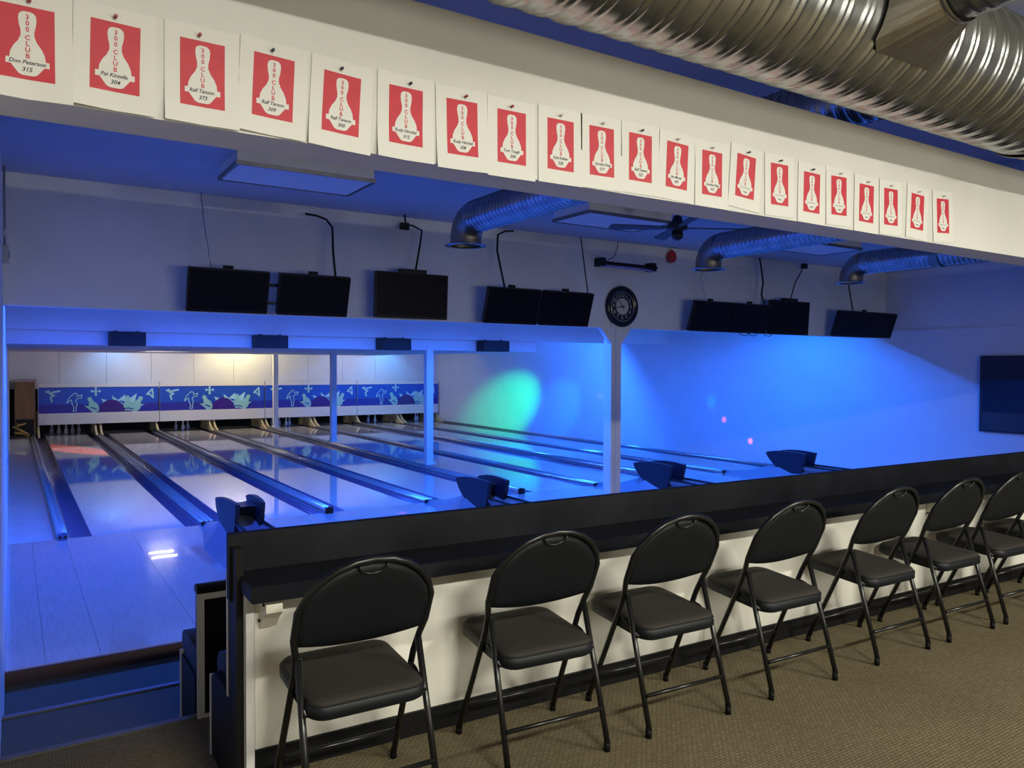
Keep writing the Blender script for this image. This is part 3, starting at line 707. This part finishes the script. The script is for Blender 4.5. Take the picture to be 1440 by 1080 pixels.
MB().lathe([(.055, -.03), (.06, -.08), (.05, -.11), (.02, -.125), (.005, -.13)], 20).build('switch_housing', fan_m, t)
for k in range(4):
    a = math.radians(62+90*k)
    o = MB().prism([(.09, -.02), (.2, -.045), (.66, -.07), (.70, -.04), (.70, .04), (.66, .07), (.2, .045), (.09, .02)], -.006, .006, 'Z').build('blade', fan_blade, t)
    o.rotation_euler = (math.radians(10), 0, a)

# ------------------------------------------------------------------ screens
def screen(cx, w, hh, zc, yb, tilt, label, cable=None, box=False):
    t = empty('television', (cx, yb, zc), 0, label, 'television', 'hanging televisions')
    t.rotation_euler = (math.radians(tilt), 0, 0)
    MB().box(-w/2, w/2, -.03, .03, -hh/2, hh/2, .006).build('casing', blackp, t)
    MB().box(-w/2+.015, w/2-.015, -.034, -.03, -hh/2+.03, hh/2-.015).build('screen', screenm, t)
    MB().box(-w*.3, w*.3, .03, .075, -hh*.35, hh*.3).build('back_cover', blackp, t)
    MB().box(-.05, .05, .075, .10, -.05, hh/2+.02).build('mount', blackp, t)
    if box: MB().box(-.15, .18, -.02, .06, hh/2, hh/2+.045).build('set_top_box', blackp, t)
    return t
TL = 12
tv = [(1.88, .80, .445, 'hanging black television at the far left'), (2.77, .78, .445, 'hanging black television, second from the left'), (5.33, .79, .455, 'hanging black television right of the large flat one, left of a pair'),
      (6.17, .80, .455, 'hanging black television just left of the clock'), (8.88, .82, .46, 'hanging black television, first right of the clock'), (9.75, .86, .46, 'hanging black television, second right of the clock'), (12.75, 1.70, .455, 'wide black television tilted at the far right')]
for cx, w, hh, lab in tv:
    screen(cx, w, hh, 2.205, 8.33, 18, lab)
screen(3.95, .92, .53, 2.26, 8.36, 3, 'upright black television with a box on top, third from the left', box=True)
screen(10.72, .96, .55, 2.25, 8.36, 3, 'upright black television with a box on top, between tilted ones at right', box=True)
for k, (x0, x1) in enumerate(((2.30, 2.37), (5.735, 5.765), (9.30, 9.31))):
    t = empty('television_bracket', (x0, 8.36, 2.2), 0, 'short black bars joining two televisions, %s pair from the left' % ORD[k], 'bracket', 'television brackets')
    for z in (.09, -.10): MB().box(-.06, x1-x0+.06, 0, .02, z-.015, z+.015).build('bar', blackp, t)
# suspension cables
def cable(pts, r, label, m=blackp, plug=None):
    t = empty('hanging_cable', pts[0], 0, label, 'cable', 'hanging cables')
    p0 = Vector(pts[0]); MB().tube([Vector(p)-p0 for p in pts], r, 6).build('cord', m, t)
    if plug: MB().box(-.05, .05, -.03, .03, -.04, .04).build('plug', blackp, t, Vector(plug)-p0)
cz = 3.2
cable([(1.64, 8.45, cz), (1.66, 8.42, 2.9), (1.68, 8.32, 2.62), (1.70, 8.28, 2.40)], .006, 'thin wire holding the far left television', steel_light)
cable([(2.72, 8.45, 3.10), (2.85, 8.45, 3.09), (2.95, 8.44, 3.06), (3.02, 8.44, 2.98), (3.0, 8.36, 2.7), (3.0, 8.28, 2.40)], .013, 'black cable dropping to the second television')
cable([(3.90, 8.45, 3.215), (3.92, 8.45, 3.1), (4.0, 8.45, 3.10), (4.12, 8.44, 3.05), (4.1, 8.44, 2.9), (4.0, 8.36, 2.55)], .012, 'black cable with plug dropping to the upright left television', plug=(3.9, 8.45, 3.08))
cable([(5.42, 8.45, 3.17), (5.30, 8.45, 3.16), (5.18, 8.44, 3.10), (5.17, 8.44, 2.9), (5.19, 8.28, 2.40)], .013, 'black cable dropping beside the long duct')
cable([(6.5, 8.45, cz), (6.5, 8.28, 2.40)], .008, 'straight thin black wire left of the clock')
cable([(9.0, 8.45, 3.2), (8.75, 8.42, 2.8), (8.72, 8.28, 2.40)], .006, 'thin wire right of the clock', steel_light)
cable([(10.1, 8.45, 3.2), (10.14, 8.44, 3.0), (10.18, 8.44, 2.8), (10.12, 8.42, 2.6), (10.05, 8.28, 2.40)], .014, 'wavy black cable behind the middle right televisions')
cable([(11.2, 8.45, 3.12), (10.95, 8.42, 2.85), (10.75, 8.36, 2.54)], .010, 'slanting black cable with plug at right', plug=(11.22, 8.45, 3.14))
cable([(12.35, 8.45, 3.2), (12.33, 8.28, 2.40)], .012, 'straight black cable over the far right television')
# loops of wire under the right televisions
t = empty('wire_loops', (9.9, 8.45, 1.99), 0, 'loose loops of black wire under the right televisions', 'wire')
for q, w in ((-.15, .16), (.05, .14), (.42, .13)):
    MB().tube([(q-w, 0, .03), (q-w*.6, -.01, -.03), (q, -.015, -.05), (q+w*.6, -.01, -.03), (q+w, 0, .03)], .006, 6).build('loop', blackp, t)
# clock
t = empty('wall_clock', (7.345, YH, 2.30), 0, 'large round dark wall clock with numerals above the post', 'clock')
MB().lathe([(.292, 0), (.295, -.03), (.28, -.055), (.25, -.06), (.225, -.045)], 48, 'Y', caps=False).build('rim', mat('clock_rim', (.012, .012, .016), .22), t)
MB().lathe([(.205, -.042), (.21, -.047), (.215, -.042)], 40, 'Y', caps=False).build('inner_ring', steel_light, t)
MB().lathe([(.245, -.03), (.0, -.0301)], 40, 'Y').build('dial', mat('clock_dial', (.06, .065, .08), .5), t)
MB().lathe([(.115, -.030), (.115, -.036)], 36, 'Y').build('dial_centre', clockface, t)
for k, s in enumerate(['12', '1', '2', '3', '4', '5', '6', '7', '8', '9', '10', '11']):
    a = PI/2-k*PI/6; me = text_mesh(s, .078)
    for v in me.vertices: v.co = (v.co.x, -v.co.z, v.co.y)
    child(me, 'numeral', clockface, t, (.16*cos(a), -.034, .16*sin(a)))
def hand(ang, L_, w): 
    o = MB().prism([(-w, -.04), (w, -.04), (w*.4, L_), (-w*.4, L_)], -.040, -.037, 'Y').build('hand', blackp, t); o.rotation_euler = (0, ang, 0)
hand(math.radians(-98), .17, .008); hand(math.radians(-38), .10, .009)
# black light bar
t = empty('black_light_bar', (7.385, YH-.12, 2.86), 0, 'dark violet tube light bar on the wall above the clock', 'light fixture')
t.rotation_euler = (0, math.radians(0.5), 0)
MB().box(-.52, .52, -.03, .04, 0, .04).build('housing', blackp, t); MB().tube([(-.50, -.01, -.022), (.50, -.01, -.022)], .018, 12).build('tube', tubeuv, t)
for x in (-.50, .44): MB().box(x-.03, x+.05, -.04, .12, -.03, .085).build('bracket', blackp, t)
cable([(7.22, 8.52, 3.2), (7.2, 8.52, 3.1), (7.13, 8.5, 2.98), (7.0, 8.5, 2.92)], .006, 'curved thin wire feeding the tube light bar')
t = empty('red_ornament', (8.26, YH, 3.08), 0, 'small red oval ornament on the wall right of the clock', 'ornament')
MB().lathe([(.001, -.10), (.04, -.09), (.07, -.04), (.075, 0), (.06, .05), (.02, .09), (.001, .10)], 16, 'Z', (0, -.07, 0)).build('bulb', mat('red_glossy', (.5, .02, .015), .35), t)
MB().box(-.02, .02, -.02, 0, -.03, .03).build('mount', blackp, t)
# speakers under the soffit
for k, (x, w) in enumerate(((1.61, .54), (3.95, .58), (6.37, .64), (8.67, .66))):
    t = empty('loudspeaker', (x, 14.3, Z2+.10), 0, 'dark box loudspeaker under the soffit, %s from the left' % ORD[k], 'loudspeaker', 'loudspeakers under the soffit')
    MB().box(-w/2, w/2, -.13, .13, -.115, .115, .01).build('cabinet', blackp, t); MB().box(-w/2+.02, w/2-.02, -.138, -.13, -.10, .10).build('grille', mat('speaker_cloth', (.03, .03, .035), .9), t)
    for s in (-1, 1): MB().box(s*w*.3-.02, s*w*.3+.02, -.02, .02, .115, .135).build('bracket', blackp, t)
t = empty('recessed_light', (3.19, 21.37, 2.0), 0, 'recessed twin strip light in the low soffit reflected on the approach', 'light fixture')
MB().box(-.42, .42, -.42, .42, -.012, 0).build('tray', white, t)
led = mat('led_white', (.9, .9, .85), .4, emit=((1, .93, .8), 14))
for y in (-.27, .28):
    m = MB()
    for k in range(13): m.box(-.29+k*.0465, -.29+k*.0465+.03, y-.02, y+.02, -.04, -.012)
    m.build('led_strip', led, t)
# lamp housings in the recess
for k, x in enumerate((1.2, 3.6, 6.0, 8.6, 11.0, 12.5)):
    t = empty('party_lamp', (x, 10.2 if k < 5 else 10.15, 2.70), 0, 'small black lamp can hidden behind the lintel, %s from the left' % ORD[k], 'lamp', 'lamp cans behind the lintel')
    MB().lathe([(.085, .0), (.085, .12), (.05, .15), (.03, .15)], 20).build('can', blackp, t); MB().box(-.012, .012, -.012, .012, .15, ZC-2.70).build('stem', blackp, t)

# ------------------------------------------------------------------ right wall board, left wall conduit
t = empty('notice_board', (XR, 6.0, 1.01), 0, 'dark framed board with two panes on the right wall', 'board')
MB().box(-.06, -.004, -.85, .85, -.63, .64).build('backing', mat('board_dark', (.02, .012, .02), .5), t)
for y0_, y1_ in ((-.80, -.02), (.02, .80)):
    MB().box(-.075, -.06, y0_, y1_, -.28, .24).build('pane', mat('board_pane', (.006, .006, .02), .2), t); MB().box(-.075, -.06, y0_, y1_, -.60, -.31).build('lower_panel', mat('board_panel', (.03, .035, .05), .6), t)
t = empty('switch_box', (XL, 8.3, 2.44), 0, 'small grey switch box with conduit on the left wall', 'switch box')
MB().box(0, .05, -.06, .06, -.10, .06).build('box', steel_light, t); MB().box(.05, .056, -.02, .02, -.05, .01).build('switch', blackp, t)
MB().tube([(.02, 0, .06), (.02, 0, .25), (.02, .05, .33), (.02, .05, ZC-2.44)], .011, 8).build('conduit', steel_light, t)
